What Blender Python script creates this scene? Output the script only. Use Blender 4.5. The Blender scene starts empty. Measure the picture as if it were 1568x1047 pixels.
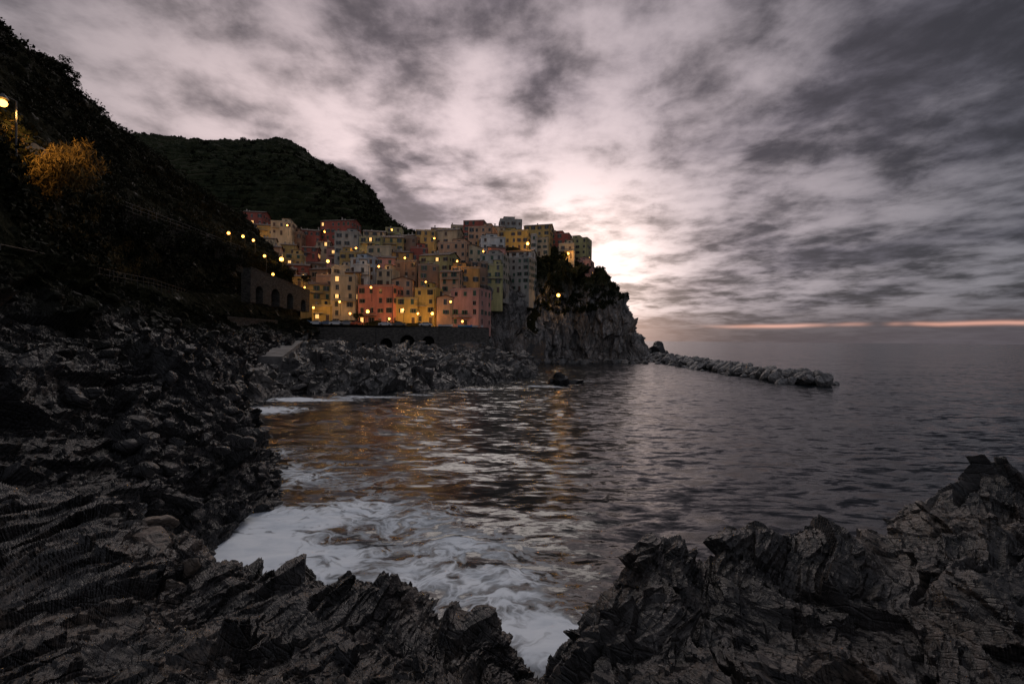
import bpy, math, random
import numpy as np
from mathutils import Vector, Matrix, Euler
random.seed(7); RNG=np.random.default_rng(11)
sc=bpy.context.scene
sc.view_settings.view_transform='Standard'; sc.view_settings.look='None'; sc.view_settings.exposure=0

# ------------------------------------------------------------ camera
CAMH=9.0
cd=bpy.data.cameras.new('camera'); cam=bpy.data.objects.new('camera',cd); sc.collection.objects.link(cam)
cd.lens=16; cd.sensor_width=36; cd.clip_start=0.1; cd.clip_end=60000
R=Matrix.Rotation(math.radians(90-0.27),4,'X')@Matrix.Rotation(math.radians(0.5),4,'Z')
cam.matrix_world=Matrix.Translation((0,0,CAMH))@R
sc.camera=cam
R3=R.to_3x3(); F=697.0
# image pixel coordinates + estimated depth -> world position, projected through the camera
def S(a,b,d):
    v=R3@Vector(((a-784)/F,-(b-523.5)/F,-1.0))*d
    return Vector((v.x,v.y,v.z+CAMH))
def W(a,b,z=0.0):  # image pixel coordinates projected through the camera onto the level z
    v=R3@Vector(((a-784)/F,-(b-523.5)/F,-1.0))
    t=(z-CAMH)/v.z
    return Vector((v.x*t,v.y*t,z))

# ------------------------------------------------------------ numpy noise
def h3(ix,iy,iz,seed):
    h=(ix.astype(np.uint32)*np.uint32(374761393))^(iy.astype(np.uint32)*np.uint32(668265263))^(iz.astype(np.uint32)*np.uint32(2246822519))^np.uint32((seed*3266489917)&0xffffffff)
    h=(h^(h>>np.uint32(15)))*np.uint32(2246822519)
    h=(h^(h>>np.uint32(13)))*np.uint32(3266489917)
    h=h^(h>>np.uint32(16))
    return h.astype(np.float64)/4294967295.0
def vn(p,seed=0):
    f=np.floor(p); i=f.astype(np.int64)+100000; t=p-f; t=t*t*t*(t*(t*6-15)+10)
    x,y,z=i[:,0],i[:,1],i[:,2]; tx,ty,tz=t[:,0],t[:,1],t[:,2]
    def c(a,b,e): return h3(x+a,y+b,z+e,seed)
    r=0
    for a in (0,1):
        for b in (0,1):
            for e in (0,1):
                r=r+c(a,b,e)*(tx if a else 1-tx)*(ty if b else 1-ty)*(tz if e else 1-tz)
    return r*2-1
def fbm(p,o=5,g=.5,seed=0,lac=2.03):
    s=0;a=1;q=p
    for k in range(o):
        s=s+a*vn(q,seed+k); a*=g; q=q*lac+3.7
    return s
def ridged(p,o=5,g=.5,seed=0):
    s=0;a=1;q=p
    for k in range(o):
        s=s+a*(1-2*np.abs(vn(q,seed+k))); a*=g; q=q*2.07+1.3
    return s
def facets(p,seed=0,tilt=1.0):
    f=np.floor(p); i=f.astype(np.int64)+100000
    best=np.full(len(p),1e9); off=np.zeros(len(p))
    for a in (-1,0,1):
        for b in (-1,0,1):
            for e in (-1,0,1):
                x,y,z=i[:,0]+a,i[:,1]+b,i[:,2]+e
                c=np.stack([h3(x,y,z,seed+1),h3(x,y,z,seed+2),h3(x,y,z,seed+3)],1)*.7+.15+f+np.array([a,b,e])
                dv=p-c; d=(dv*dv).sum(1)
                n=np.stack([h3(x,y,z,seed+4),h3(x,y,z,seed+5),h3(x,y,z,seed+6)],1)*2-1
                o=(dv*n).sum(1)*tilt+(h3(x,y,z,seed+7)-.5)
                m=d<best; best=np.where(m,d,best); off=np.where(m,o,off)
    return off
def rotm(rx,ry,rz): return np.array(Euler((math.radians(rx),math.radians(ry),math.radians(rz))).to_matrix())
STR=rotm(0,38,25)

# ------------------------------------------------------------ mesh helpers
def link(o,parent=None):
    sc.collection.objects.link(o)
    if parent: o.parent=parent
    return o
def fastmesh(name,V,Q,mat,smooth=False,parent=None):
    me=bpy.data.meshes.new(name); V=np.asarray(V,dtype=np.float32); Q=np.asarray(Q,dtype=np.int32)
    k=Q.shape[1]
    me.vertices.add(len(V)); me.vertices.foreach_set('co',V.ravel())
    me.loops.add(Q.size); me.loops.foreach_set('vertex_index',Q.ravel())
    me.polygons.add(len(Q)); me.polygons.foreach_set('loop_start',np.arange(0,Q.size,k,dtype=np.int32))
    me.update(calc_edges=True)
    me.polygons.foreach_set('use_smooth',np.full(len(Q),bool(smooth)))
    me.materials.append(mat)
    return link(bpy.data.objects.new(name,me),parent)
def gridfaces(n,m):
    a=np.arange(n*m).reshape(n,m)
    return np.stack([a[:-1,:-1].ravel(),a[:-1,1:].ravel(),a[1:,1:].ravel(),a[1:,:-1].ravel()],1)
def crom(A,n,axis,ten=.42):
    A=np.moveaxis(A,axis,0); K=A.shape[0]
    t=np.linspace(0,K-1,n); i=np.minimum(np.floor(t).astype(int),K-2); f=t-i
    f=f.reshape((-1,)+(1,)*(A.ndim-1))
    p0=A[np.maximum(i-1,0)];p1=A[i];p2=A[i+1];p3=A[np.minimum(i+2,K-1)]
    m1=(p2-p0)*ten;m2=(p3-p1)*ten
    r=(2*f**3-3*f**2+1)*p1+(f**3-2*f**2+f)*m1+(-2*f**3+3*f**2)*p2+(f**3-f**2)*m2
    return np.moveaxis(r,0,axis)
def loft(name,ctrl,n,m,disp,mat,smooth=False):
    C=np.array([[list(p) for p in r] for r in ctrl],dtype=float)
    G=crom(crom(C,n,0),m,1)
    N=np.cross(np.gradient(G,axis=1),np.gradient(G,axis=0)); 
    N/= (np.linalg.norm(N,axis=2,keepdims=True)+1e-9)
    if N[...,2].mean()<0: N=-N
    P=G.reshape(-1,3).copy(); Nn=N.reshape(-1,3)
    u=np.repeat(np.linspace(0,1,n),m); v=np.tile(np.linspace(0,1,m),n)
    D=disp(P,u,v)
    P=P+Nn*D[:,None]
    o=fastmesh(name,P,gridfaces(n,m),mat,smooth)
    return o,P.reshape(n,m,3)
class MB:
    def __init__(s): s.v=[];s.f=[]
    def box(s,x0,x1,y0,y1,z0,z1):
        b=len(s.v); s.v+=[(x0,y0,z0),(x1,y0,z0),(x1,y1,z0),(x0,y1,z0),(x0,y0,z1),(x1,y0,z1),(x1,y1,z1),(x0,y1,z1)]
        s.f+=[tuple(b+i for i in q) for q in ((0,3,2,1),(4,5,6,7),(0,1,5,4),(1,2,6,5),(2,3,7,6),(3,0,4,7))]
    def poly(s,pts):
        b=len(s.v); s.v+=[tuple(p) for p in pts]; s.f.append(tuple(range(b,b+len(pts))))
    def cyl(s,p0,p1,r0,r1,n=8):
        p0=Vector(p0);p1=Vector(p1);d=(p1-p0).normalized(); a=d.orthogonal().normalized(); c=d.cross(a); b=len(s.v)
        for p,r in ((p0,r0),(p1,r1)):
            for k in range(n):
                t=2*math.pi*k/n; s.v.append(tuple(p+(a*math.cos(t)+c*math.sin(t))*r))
        for k in range(n): s.f.append((b+k,b+(k+1)%n,b+n+(k+1)%n,b+n+k))
        s.f.append(tuple(b+k for k in range(n))[::-1]); s.f.append(tuple(b+n+k for k in range(n)))
    def make(s,name,mat,parent=None,smooth=False):
        if not s.v: return None
        me=bpy.data.meshes.new(name); me.from_pydata(s.v,[],s.f); me.materials.append(mat); me.update()
        if smooth:
            for p in me.polygons: p.use_smooth=True
        return link(bpy.data.objects.new(name,me),parent)
def empty(name,loc,rz=0):
    e=bpy.data.objects.new(name,None); e.empty_display_size=.5; e.location=loc; e.rotation_euler=(0,0,rz); return link(e)

# ------------------------------------------------------------ shader helper
class NT:
    def __init__(s,tree): s.t=tree; s.n=tree.nodes; s.l=tree.links
    def _in(s,sock,v):
        if isinstance(v,bpy.types.NodeSocket): s.l.new(v,sock)
        elif v is not None:
            if isinstance(v,(tuple,list)) and len(v)==3 and sock.type=='RGBA': v=(*v,1)
            sock.default_value=v
    def m(s,op,a,b=None,c=None,clamp=False):
        n=s.n.new('ShaderNodeMath'); n.operation=op; n.use_clamp=clamp
        for i,v in enumerate((a,b,c)): s._in(n.inputs[i],v)
        return n.outputs[0]
    def vm(s,op,a,b=None):
        n=s.n.new('ShaderNodeVectorMath'); n.operation=op
        s._in(n.inputs[0],a); 
        if b is not None:
            if op=='SCALE': s._in(n.inputs['Scale'],b)
            else: s._in(n.inputs[1],b)
        return n.outputs['Value'] if op in('DOT_PRODUCT','LENGTH') else n.outputs[0]
    def noise(s,v,scale,detail=5,rough=.55,dist=0,out='Fac'):
        n=s.n.new('ShaderNodeTexNoise'); s._in(n.inputs['Vector'],v)
        n.inputs['Scale'].default_value=scale;n.inputs['Detail'].default_value=detail;n.inputs['Roughness'].default_value=rough;n.inputs['Distortion'].default_value=dist
        return n.outputs[out]
    def vor(s,v,scale,feat='F1'):
        n=s.n.new('ShaderNodeTexVoronoi'); s._in(n.inputs['Vector'],v); n.feature=feat
        n.inputs['Scale'].default_value=scale; return n.outputs['Distance']
    def mr(s,v,a,b,c=0,d=1,smooth=True):
        n=s.n.new('ShaderNodeMapRange'); 
        if smooth: n.interpolation_type='SMOOTHSTEP'
        s._in(n.inputs[0],v)
        for i,k in enumerate((a,b,c,d)): s._in(n.inputs[i+1],k)
        return n.outputs[0]
    def mix(s,f,a,b,blend='MIX'):
        n=s.n.new('ShaderNodeMix'); n.data_type='RGBA'; n.blend_type=blend
        s._in(n.inputs[0],f); s._in(n.inputs[6],a); s._in(n.inputs[7],b); return n.outputs[2]
    def mapping(s,v,scale=(1,1,1),rot=(0,0,0)):
        n=s.n.new('ShaderNodeMapping'); s._in(n.inputs[0],v); n.inputs['Scale'].default_value=scale; n.inputs['Rotation'].default_value=[math.radians(a) for a in rot]; return n.outputs[0]
    def obj(s): return s.n.new('ShaderNodeTexCoord').outputs['Object']
    def bump(s,h,strength,dist,normal=None):
        n=s.n.new('ShaderNodeBump'); s._in(n.inputs['Height'],h); n.inputs['Strength'].default_value=strength;n.inputs['Distance'].default_value=dist
        if normal: s.l.new(normal,n.inputs['Normal'])
        return n.outputs[0]
    def sep(s,v):
        n=s.n.new('ShaderNodeSeparateXYZ'); s._in(n.inputs[0],v); return n.outputs
    def comb(s,x,y,z=0):
        n=s.n.new('ShaderNodeCombineXYZ'); s._in(n.inputs[0],x);s._in(n.inputs[1],y);s._in(n.inputs[2],z); return n.outputs[0]
def newmat(name):
    m=bpy.data.materials.new(name); m.use_nodes=True; t=NT(m.node_tree); return m,t,t.n['Principled BSDF']
def rockmat(name,c0,c1,c2,sc_=1.0,rough=.55,speck=.0,bd=.06,veg=None,vegz=(8,16),spec=.5,aniso=(3.2,.7,.9),rot=(0,38,25),c2r=(.48,.66)):
    m,t,b=newmat(name); o=t.obj()
    st=t.mapping(o,(1,1,1),rot); st2=t.mapping(st,aniso)
    n1=t.noise(st2,sc_,10,.68,.4); n2=t.noise(o,sc_*.35,6,.6); n3=t.noise(st2,sc_*5,6,.7)
    col=t.mix(t.mr(n1,.40,.62),c0,c1); col=t.mix(t.m('MULTIPLY',t.mr(n2,*c2r),t.mr(n3,.42,.62)),col,c2)
    v=t.vor(st2,sc_*1.6,'DISTANCE_TO_EDGE')
    if speck:
        s=t.m('MULTIPLY',t.mr(t.noise(st2,sc_*2.2,8,.75),.60,.66),t.mr(t.noise(o,sc_*.6,3,.5),.48,.60))
        col=t.mix(t.m('MULTIPLY',s,speck),col,(.36,.33,.30))
    if veg:
        z=t.sep(o)[2]; nz=t.noise(o,.12,8,.65)
        f=t.m('MULTIPLY',t.mr(t.m('ADD',z,t.m('MULTIPLY',nz,14)),vegz[0]+7,vegz[1]+7),t.mr(t.noise(o,.35,8,.7),.22,.46))
        vc=t.mix(t.mr(t.noise(o,1.1,6,.7),.35,.65),veg[0],veg[1]); col=t.mix(f,col,vc)
    t._in(b.inputs['Base Color'],col)
    ro=t.mr(n3,.3,.7,max(.12,rough-.18),rough+.25)
    if veg: ro=t.m('MAXIMUM',ro,t.m('MULTIPLY',f,.95))
    t._in(b.inputs['Roughness'],ro)
    if veg: t._in(b.inputs['Specular IOR Level'],t.m('MULTIPLY',t.m('SUBTRACT',1.05,f),spec))
    else: b.inputs['Specular IOR Level'].default_value=spec
    hgt=t.m('ADD',t.m('MULTIPLY',n1,1.0),t.m('ADD',t.m('MULTIPLY',n3,.35),t.m('MULTIPLY',t.mr(v,0,.08),.18)))
    t._in(b.inputs['Normal'],t.bump(hgt,1.0,bd)); return m
def plain(name,col,rough=.7,var=.25,scale=1.5,bump=0,metal=0,streak=False):
    m,t,b=newmat(name); o=t.obj()
    if streak: o=t.mapping(o,(1,1,.25))
    n=t.noise(o,scale,7,.65)
    c=t.mix(t.mr(n,.3,.72),tuple(x*(1-var) for x in col),tuple(min(1,x*(1+var)) for x in col))
    if streak:
        n2=t.noise(t.mapping(t.obj(),(1.2,1.2,.5)),.7,8,.75); c=t.mix(t.mr(n2,.55,.72,0,.45),c,(.16,.14,.12))
    t._in(b.inputs['Base Color'],c); b.inputs['Roughness'].default_value=rough; b.inputs['Metallic'].default_value=metal
    if bump: t._in(b.inputs['Normal'],t.bump(n,.6,bump))
    return m
def emis(name,col,strg):
    m,t,b=newmat(name); b.inputs['Base Color'].default_value=(*col,1); b.inputs['Emission Color'].default_value=(*col,1); b.inputs['Emission Strength'].default_value=strg; return m

M_fore=rockmat('foreground_rock',(.006,.0055,.0055),(.042,.037,.034),(.19,.15,.12),1.8,.30,speck=.85,bd=.06,spec=.6,aniso=(2.6,.6,1.0),rot=(10,48,-22))  # pale brown third colour paints highlights into the dark rock
M_fboul=rockmat('foreground_boulder',(.03,.026,.022),(.14,.11,.085),(.26,.19,.15),1.8,.4,bd=.06)
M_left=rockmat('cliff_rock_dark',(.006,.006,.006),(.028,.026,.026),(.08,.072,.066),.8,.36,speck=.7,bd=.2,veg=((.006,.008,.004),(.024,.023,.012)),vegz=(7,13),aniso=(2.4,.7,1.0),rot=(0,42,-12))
M_shelf=rockmat('shore_rock',(.035,.034,.033),(.13,.123,.117),(.26,.23,.20),.35,.5,bd=.3)
M_cliff=rockmat('headland_rock',(.06,.058,.056),(.32,.30,.285),(.22,.175,.14),.25,.6,bd=.9,veg=((.02,.026,.012),(.055,.05,.025)),vegz=(28,38),aniso=(2.2,1.4,.45),rot=(0,12,10),c2r=(.42,.58))
M_bould=rockmat('boulder_rock',(.07,.066,.065),(.24,.23,.22),(.40,.37,.35),.8,.6,bd=.1)
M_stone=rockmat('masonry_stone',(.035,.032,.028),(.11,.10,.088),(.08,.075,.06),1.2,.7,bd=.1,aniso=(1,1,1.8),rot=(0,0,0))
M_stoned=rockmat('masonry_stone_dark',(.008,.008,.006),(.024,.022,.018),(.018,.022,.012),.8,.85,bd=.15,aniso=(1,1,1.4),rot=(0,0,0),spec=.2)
M_shadow=plain('arch_shade',(.014,.013,.012),.9)  # near-black colour stands in for the shade inside the arches
M_asph=plain('asphalt',(.06,.06,.06),.8,.2,.8)
M_iron=plain('iron',(.03,.03,.032),.5)
def folmat(name,a,b_):
    m,t,b=newmat(name); o=t.obj(); t._in(b.inputs['Base Color'],t.mix(t.mr(t.noise(o,.9,5,.6),.35,.65),a,b_)); b.inputs['Roughness'].default_value=.8
    b.inputs['Specular IOR Level'].default_value=.1; return m
M_fol=folmat('foliage',(.009,.013,.005),(.030,.033,.014)); M_fold=folmat('foliage_dark',(.006,.008,.0035),(.024,.025,.012)); M_dry=folmat('dry_grass',(.07,.05,.02),(.17,.115,.042)); M_bark=plain('bark',(.05,.038,.028),.9)

def hillmat():
    m,t,b=newmat('terraced_hill'); o=t.obj(); s=t.sep(o); z=t.m('ADD',s[2],t.m('MULTIPLY',t.noise(o,.02,4,.5),18))
    band=t.mr(t.m('PINGPONG',z,3.0),.0,1.1)
    patch=t.mr(t.noise(o,.012,4,.6),.42,.6)
    c=t.mix(t.mr(t.noise(o,.12,8,.7),.35,.65),(.010,.015,.007),(.038,.042,.020))
    c2=t.mix(band,(.085,.078,.05),(.028,.034,.015)); c=t.mix(patch,c,c2)
    t._in(b.inputs['Base Color'],c); b.inputs['Roughness'].default_value=.9; b.inputs['Specular IOR Level'].default_value=.1
    t._in(b.inputs['Normal'],t.bump(t.m('ADD',t.noise(o,.3,8,.7),t.m('MULTIPLY',band,.5)),.9,2.0)); return m
M_hill=hillmat()

# ------------------------------------------------------------ foreground rocks
cols=[(-260,(1060,4),(950,7),(735,11)),(0,(1060,4.2),(925,6.5),(762,10.5)),(120,(1060,4.2),(915,6.5),(765,10)),(220,(1060,4.2),(925,6.5),(800,9.5)),
(320,(1060,4.3),(950,6.5),(862,8.8)),(420,(1060,4.4),(965,6.3),(888,8.3)),(530,(1060,4.4),(965,6),(880,7.8)),(610,(1065,4.4),(990,6),(912,7.4)),
(690,(1070,4.4),(1020,5.6),(965,7)),(745,(1070,4.4),(1015,5.6),(955,6.8)),(820,(1100,4.6),(1068,5.6),(1040,6.6)),(880,(1070,4.6),(1035,5.6),(1000,6.8)),
(930,(1060,4.4),(985,5.6),(895,7)),(1000,(1060,4.4),(945,5.6),(822,7.2)),(1075,(1060,4.4),(955,6),(868,7.4)),(1120,(1060,4.4),(945,6),(838,7.6)),
(1240,(1060,4.2),(935,6),(826,8)),(1360,(1060,4.2),(930,6),(842,8)),(1440,(1060,4.2),(900,6),(772,8)),(1568,(1060,4.2),(885,5.8),(725,8)),(1820,(1060,4),(860,6),(690,8))]
rows=[[],[],[],[],[],[]]
for px,a,b_,c in cols:
    u=(px-784)/F
    rows[0].append(Vector((u*1.6,1.6,7.0)))
    for k,(py,d) in enumerate((a,b_,c)): rows[k+1].append(S(px,py,d))
    r=rows[3][-1]; d=c[1]
    if px<300: rows[4].append(Vector((r.x*1.1,r.y*1.12,r.z-1.2))); rows[5].append(Vector((r.x*1.25,r.y*1.3,r.z-3.5)))
    else: rows[4].append(Vector((r.x*(1+.9/d),r.y*(1+.9/d),r.z*.55))); rows[5].append(Vector((r.x*(1+2.6/d),r.y*(1+2.6/d),-2)))
STF=rotm(10,48,-22)
def d_fore(P,u,v):
    w=P+0.22*np.stack([vn(P*.9,50),vn(P*.9,51),vn(P*.9,52)],1)
    q=(w@STF)
    a=facets(q*np.array([1.5,.5,.8]),3,1.0)*.27
    b=facets(q*np.array([4.0,1.1,1.8]),9,1.1)*.12
    c=ridged(q*np.array([6.,1.2,1.8]),3,.5,20)*.03
    d=facets(q*np.array([10,3.2,5.]),29,1.0)*.048
    d2=facets(q*np.array([24,9,12.]),59,1.0)*.014
    fade=np.clip((u-.02)/.12,.25,1)
    return (a+b+c+d+d2)*fade+ .16*fbm(P*.9,2,.5,77)-.03
_,GF=loft('foreground_rocks',rows,660,1300,d_fore,M_fore)

# ------------------------------------------------------------ left hillside
V=lambda *a:Vector(a)
L=[
[V(-9,8,-2),V(-11.6,18,-2),V(-12.6,26.5,-2),V(-20.5,37.6,-2),V(-31,53.6,-2),V(-35.5,63,-2),V(-42,84,3),V(-50,110,8),V(-58,142,12)],
[V(-12,9,4.0),V(-14.5,18.5,3.2),V(-16.5,27,4.2),V(-24,38,4.6),V(-34.5,54,5),V(-39,64,5.2),V(-49,88,8),V(-56,115,12),V(-62,143,13.5)],
[V(-16,10,8),V(-19,19,7.5),V(-22.5,27,9),V(-30,38,10),V(-41,54,11),V(-46,64,11),V(-57,90,12),V(-63,115,14),V(-66,143,15)],
[V(-20,10,11),V(-24,19,12.3),V(-28.5,27,13.5),V(-36,38,14.3),V(-46.5,54,15.8),V(-51,64,16),V(-61,90,17.5),V(-66,113,19),V(-66.5,138,18)],
[V(-23,10,11.2),V(-27,19,12.5),V(-31,28,13.6),V(-38.5,40,14.5),V(-49,56,16),V(-54,66,16.5),V(-64,92,18),V(-69,116,20),V(-70,142,20)],
[V(-30,12,20),V(-34,20,22),V(-37,30,23.5),S(20,218,38),S(120,285,52),S(195,325,70),S(285,352,96),S(375,392,120),S(450,425,142)],
[V(-32,12,20),V(-36,20,22),V(-39.5,30,23.5),S(5,214,40),S(105,280,54),S(188,320,72),S(280,347,98),S(370,385,123),S(445,415,148)],
[V(-50,12,36),V(-54,24,37),V(-58,40,38),S(5,130,56),S(105,205,70),S(175,250,84),S(255,290,106),S(330,335,130),S(410,372,160)],
[V(-70,12,50),V(-75,28,52),V(-78,48,54),S(0,62,70),S(105,145,85),S(165,195,97),S(228,240,112),S(300,296,130),S(370,335,160)],
[V(-110,14,40),V(-115,40,42),V(-118,60,44),V(-118,90,40),V(-112,105,38),V(-108,118,34),V(-105,130,30),V(-108,150,25),V(-105,180,25)]]
STL=rotm(0,42,-12)
def d_left(P,u,v):
    w=P+.7*np.stack([vn(P*.25,50),vn(P*.25,51),vn(P*.25,52)],1)
    q=w@STL; z=P[:,2]
    dist=np.clip(P[:,1]/30,.45,1.6)
    a=facets(q*np.array([.42,.2,.27]),40,1.0)*1.1
    b=facets(q*np.array([1.2,.5,.75]),44,1.0)*.5
    c=facets(q*np.array([3.4,1.4,2.1]),49,1.0)*.2
    c2=facets(q*np.array([9,3.8,5.]),55,1.0)*.06
    d=fbm(P*2.2,4,.55,60)*.06
    rock=np.clip((15.5-z)/3,.12,1)
    terr=np.where(z>27,1,0)*.32*np.sin(z*2.2+vn(P*.05,5)*2)
    return (a+b+c+c2)*rock*dist**.35+d+fbm(P*.25,4,.5,66)*.5*np.clip((z-17)/6,0,1)+terr
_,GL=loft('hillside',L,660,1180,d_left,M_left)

# ------------------------------------------------------------ harbour shelf rocks
def shelf():
    c=[(330,58),(375,63),(430,69),(490,74),(560,76),(640,80),(720,91),(785,100),(808,108)]
    r=[[] for _ in range(8)]
    for px,d in c:
        u=(px-784)/F
        k=max(0,min(1,(px-690)/90.0)); lo=1 if 540<px<700 else 0
        for i,(dd,z,zr) in enumerate(((-5,-2.5,-2.5),(0,.3,.2),(5,2.4,2.0),(15,4.2,2.8),(28,5.8,3.2))):
            D=d+dd; r[i].append(V(u*D,D,z*(1-k)+zr*k))
        D=133; r[5].append(V(u*D,D,(6.2 if lo else 8.8)*(1-k)+4.2*k)); D=143; r[6].append(V(u*D,D,(6.2 if lo else 10.5)*(1-k)+4*k)); D=165; r[7].append(V(u*D,D,12*(1-k)-3*k))
    for i,row in enumerate(r):
        p=row[-1]; row.append(V(p.x+3,p.y+2,-3))
    return r
def d_shelf(P,u,v):
    w=P+1.0*np.stack([vn(P*.2,50),vn(P*.2,51),vn(P*.2,52)],1)
    q=w@STR
    e=np.clip((140-P[:,1])/15,.12,1)
    return (facets(q*np.array([.28,.11,.18]),70,1.2)*1.7+facets(q*np.array([.8,.3,.5]),74,1.1)*.65+facets(q*np.array([2.2,.8,1.3]),79,1)*.2+fbm(P*1.2,3,.5,82)*.08)*e
_,GS=loft('shore_rocks',shelf(),420,760,d_shelf,M_shelf)

# ------------------------------------------------------------ headland cliff
cc=[[(676,560,138),(690,535,142),(704,515,152),(712,500,158),(718,486,162),(722,474,166)],
[(735,562,165),(735,545,166),(738,520,168),(742,490,170),(748,462,173),(755,440,178)],
[(790,560,185),(790,545,186),(790,520,187),(788,490,190),(792,464,193),(795,443,199)],
[(835,556,199),(836,545,200),(838,515,201),(840,490,204),(838,466,207),(836,396,217)],
[(868,556,204),(868,540,204),(866,515,205),(862,490,208),(858,470,211),(862,392,219)],
[(880,556,219),(878,540,220),(876,515,220),(873,490,219),(872,455,218),(880,402,221)],
[(930,556,217),(928,540,217),(923,515,218),(914,490,219),(903,455,220),(895,410,223)],
[(970,556,218),(968,540,218),(958,512,220),(944,480,222),(928,445,223),(908,416,225)],
[(990,556,222),(985,540,223),(973,512,226),(955,475,228),(936,440,229),(916,416,229)],
[(990,553,250),(984,540,250),(968,512,250),(950,475,248),(932,440,244),(912,418,240)],
[(900,550,300),(900,540,300),(900,520,300),(895,490,290),(890,460,280),(885,430,270)]]
rr=[[] for _ in range(8)]
for i,c in enumerate(cc):
    p=S(*c[0]); rr[0].append(V(p.x,p.y,-4))
    for k,q in enumerate(c): rr[k+1].append(S(*q))
    t=rr[6][-1]; rr[7].append(V(t.x*.97,t.y+ (26 if i<9 else 5),t.z+ (3 if i<9 else -1)))
CS=rotm(0,14,10)
def d_cliff(P,u,v):
    w=P+2.0*np.stack([vn(P*.12,50),vn(P*.12,51),vn(P*.12,52)],1)
    q=w@CS
    return facets(q*np.array([.16,.10,.055]),90,1.3)*3.2+facets(q*np.array([.42,.25,.13]),94,1.2)*1.6+facets(q*np.array([1.2,.6,.45]),99,1)*.5+fbm(P*.8,4,.5,101)*.15
_,GC=loft('headland_cliff',rr,480,760,d_cliff,M_cliff)

# ------------------------------------------------------------ village slope
ds=[143,150,165,180,195,210,225,250,300]
hs={380:[13,15,21,26,31,35,39,46,62],470:[12,14.2,17,22,27,31,35,42,58],540:[12,14.2,20,27,34,38,42,46,58],620:[12,14.2,22,31,39,45,48,50,48],
690:[9,11,22,33,42,50,53,50,40],725:[-4,-2,10,30,42,50,53,50,40],750:[-4,-4,-4,14,40,50,54,50,40],775:[-4,-4,-4,-4,26,50,54,50,40],800:[-4,-4,-4,-4,10,48,53,48,30],835:[-5,-5,-5,-4,5,28,50,45,20]}
G=[[V((px-784)/F*d,d,hs[px][i]) for px in hs] for i,d in enumerate(ds)]
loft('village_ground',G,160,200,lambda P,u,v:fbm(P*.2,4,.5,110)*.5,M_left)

# ------------------------------------------------------------ background hills
hc=[60,150,230,300,380,440,490,535,568,588,612,650,720]
ridge=[225,222,216,219,223,220,250,272,296,330,352,368,400]
rd=[470,470,460,455,450,440,425,410,395,385,375,365,360]
H=[[],[],[],[],[]]
for px,ry,d in zip(hc,ridge,rd):
    b0=S(px,372 if px<600 else 380,235)
    H[0].append(V(b0.x,b0.y,b0.z-14)); 
    top=S(px,ry+3,d); mid=b0.lerp(top,.5); mid.z+= (top.z-b0.z)*.04; mid.y-=10
    q=b0.lerp(top,.2); q.z-=(top.z-b0.z)*.06
    H[1].append(q); H[2].append(mid); H[3].append(top); H[4].append(V(top.x*1.05,top.y+120,top.z*.6))
def d_hill(P,u,v):
    return fbm(P*.03,5,.5,120)*4*np.clip(1.2-u,0.3,1)+fbm(P*.25,4,.6,130)*1.4+.7*np.sin(P[:,2]*1.0+vn(P*.01,3)*4)
_,GH=loft('background_hill',H,420,620,d_hill,M_hill)

# ------------------------------------------------------------ sea
sx=np.sinh(np.linspace(-1,1,760)*7.2)/np.sinh(7.2)*24000+4
sy=np.concatenate([[-3000,-400,-60,-10],5+np.sinh(np.linspace(0,1,900)*6.6)/np.sinh(6.6)*24000])
X,Y=np.meshgrid(sx,sy); P=np.stack([X.ravel(),Y.ravel(),np.zeros(X.size)],1)
dist=np.hypot(P[:,0],P[:,1])
amp=np.clip((220-dist)/120,0,1)
Pw=P.copy(); Pw[:,0]*=.7
wz=(fbm(Pw*.22,3,.5,201)*.14+ridged(Pw*np.array([.5,.9,1])+fbm(P*.15,2,.5,205)[:,None]*1.2,3,.5,210)*.03)*amp
P[:,2]=wz
blobs=[(375,850,3.6,3.2,1.35),(440,800,3.8,3,1.08),(400,880,4,2.6,1.15),(540,785,4.8,3.0,.84),(620,800,4.4,3.4,.72),(700,840,4.2,3.2,.72),(780,860,3.4,3,.55),(650,885,3.4,2.0,.84),(760,900,3.4,2.6,.80),(830,975,2.4,1.8,1.0),(720,965,3.2,1.8,.88),(500,860,3.4,2.4,.90),
(470,725,5,4.5,.70),(400,700,3,6,.65),(560,740,5,4,.52),(400,628,7,4,1.0),(470,612,9,2.6,1.0),(560,608,8,2.2,.8),(640,604,6,2,.55),(730,596,7,2.5,.6),(830,592,6,2.5,.75),(880,583,10,3,.55),(480,690,6,5,.45)]
foam=np.zeros(len(P))
for px,py,rx,ry,a in blobs:
    w=W(px,py); foam=np.maximum(foam,a*np.exp(-(((P[:,0]-w.x)/rx)**2+((P[:,1]-w.y)/ry)**2)))
m,t,b=newmat('sea_water')
at=t.n.new('ShaderNodeAttribute'); at.attribute_name='foam'; fa=at.outputs['Fac']
o=t.obj()
wn=t.n.new('ShaderNodeTexNoise'); t._in(wn.inputs['Vector'],o); wn.inputs['Scale'].default_value=.25; wn.inputs['Detail'].default_value=4
warp=t.vm('ADD',o,t.vm('SCALE',t.vm('SUBTRACT',wn.outputs['Color'],(.5,.5,.5)),6.0))
fs=t.mapping(warp,(.8,1.5,1),(0,0,24))
f1=t.noise(fs,.6,6,.55,.5); f2=t.noise(fs,1.4,6,.55,.6); f4=t.noise(fs,.2,2,.5)
fil=t.m('SUBTRACT',1,t.m('MULTIPLY',t.m('ABSOLUTE',t.m('SUBTRACT',f1,.5)),6.5),clamp=True)
pat=t.m('ADD',t.m('ADD',t.m('MULTIPLY',fil,.44),t.m('MULTIPLY',f2,.35)),t.m('MULTIPLY',f4,.35))
th=t.m('SUBTRACT',1.13,fa)
fm=t.m('MULTIPLY',t.mr(t.m('SUBTRACT',pat,th),-.10,.42),t.mr(fa,.05,.35),clamp=True)
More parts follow.
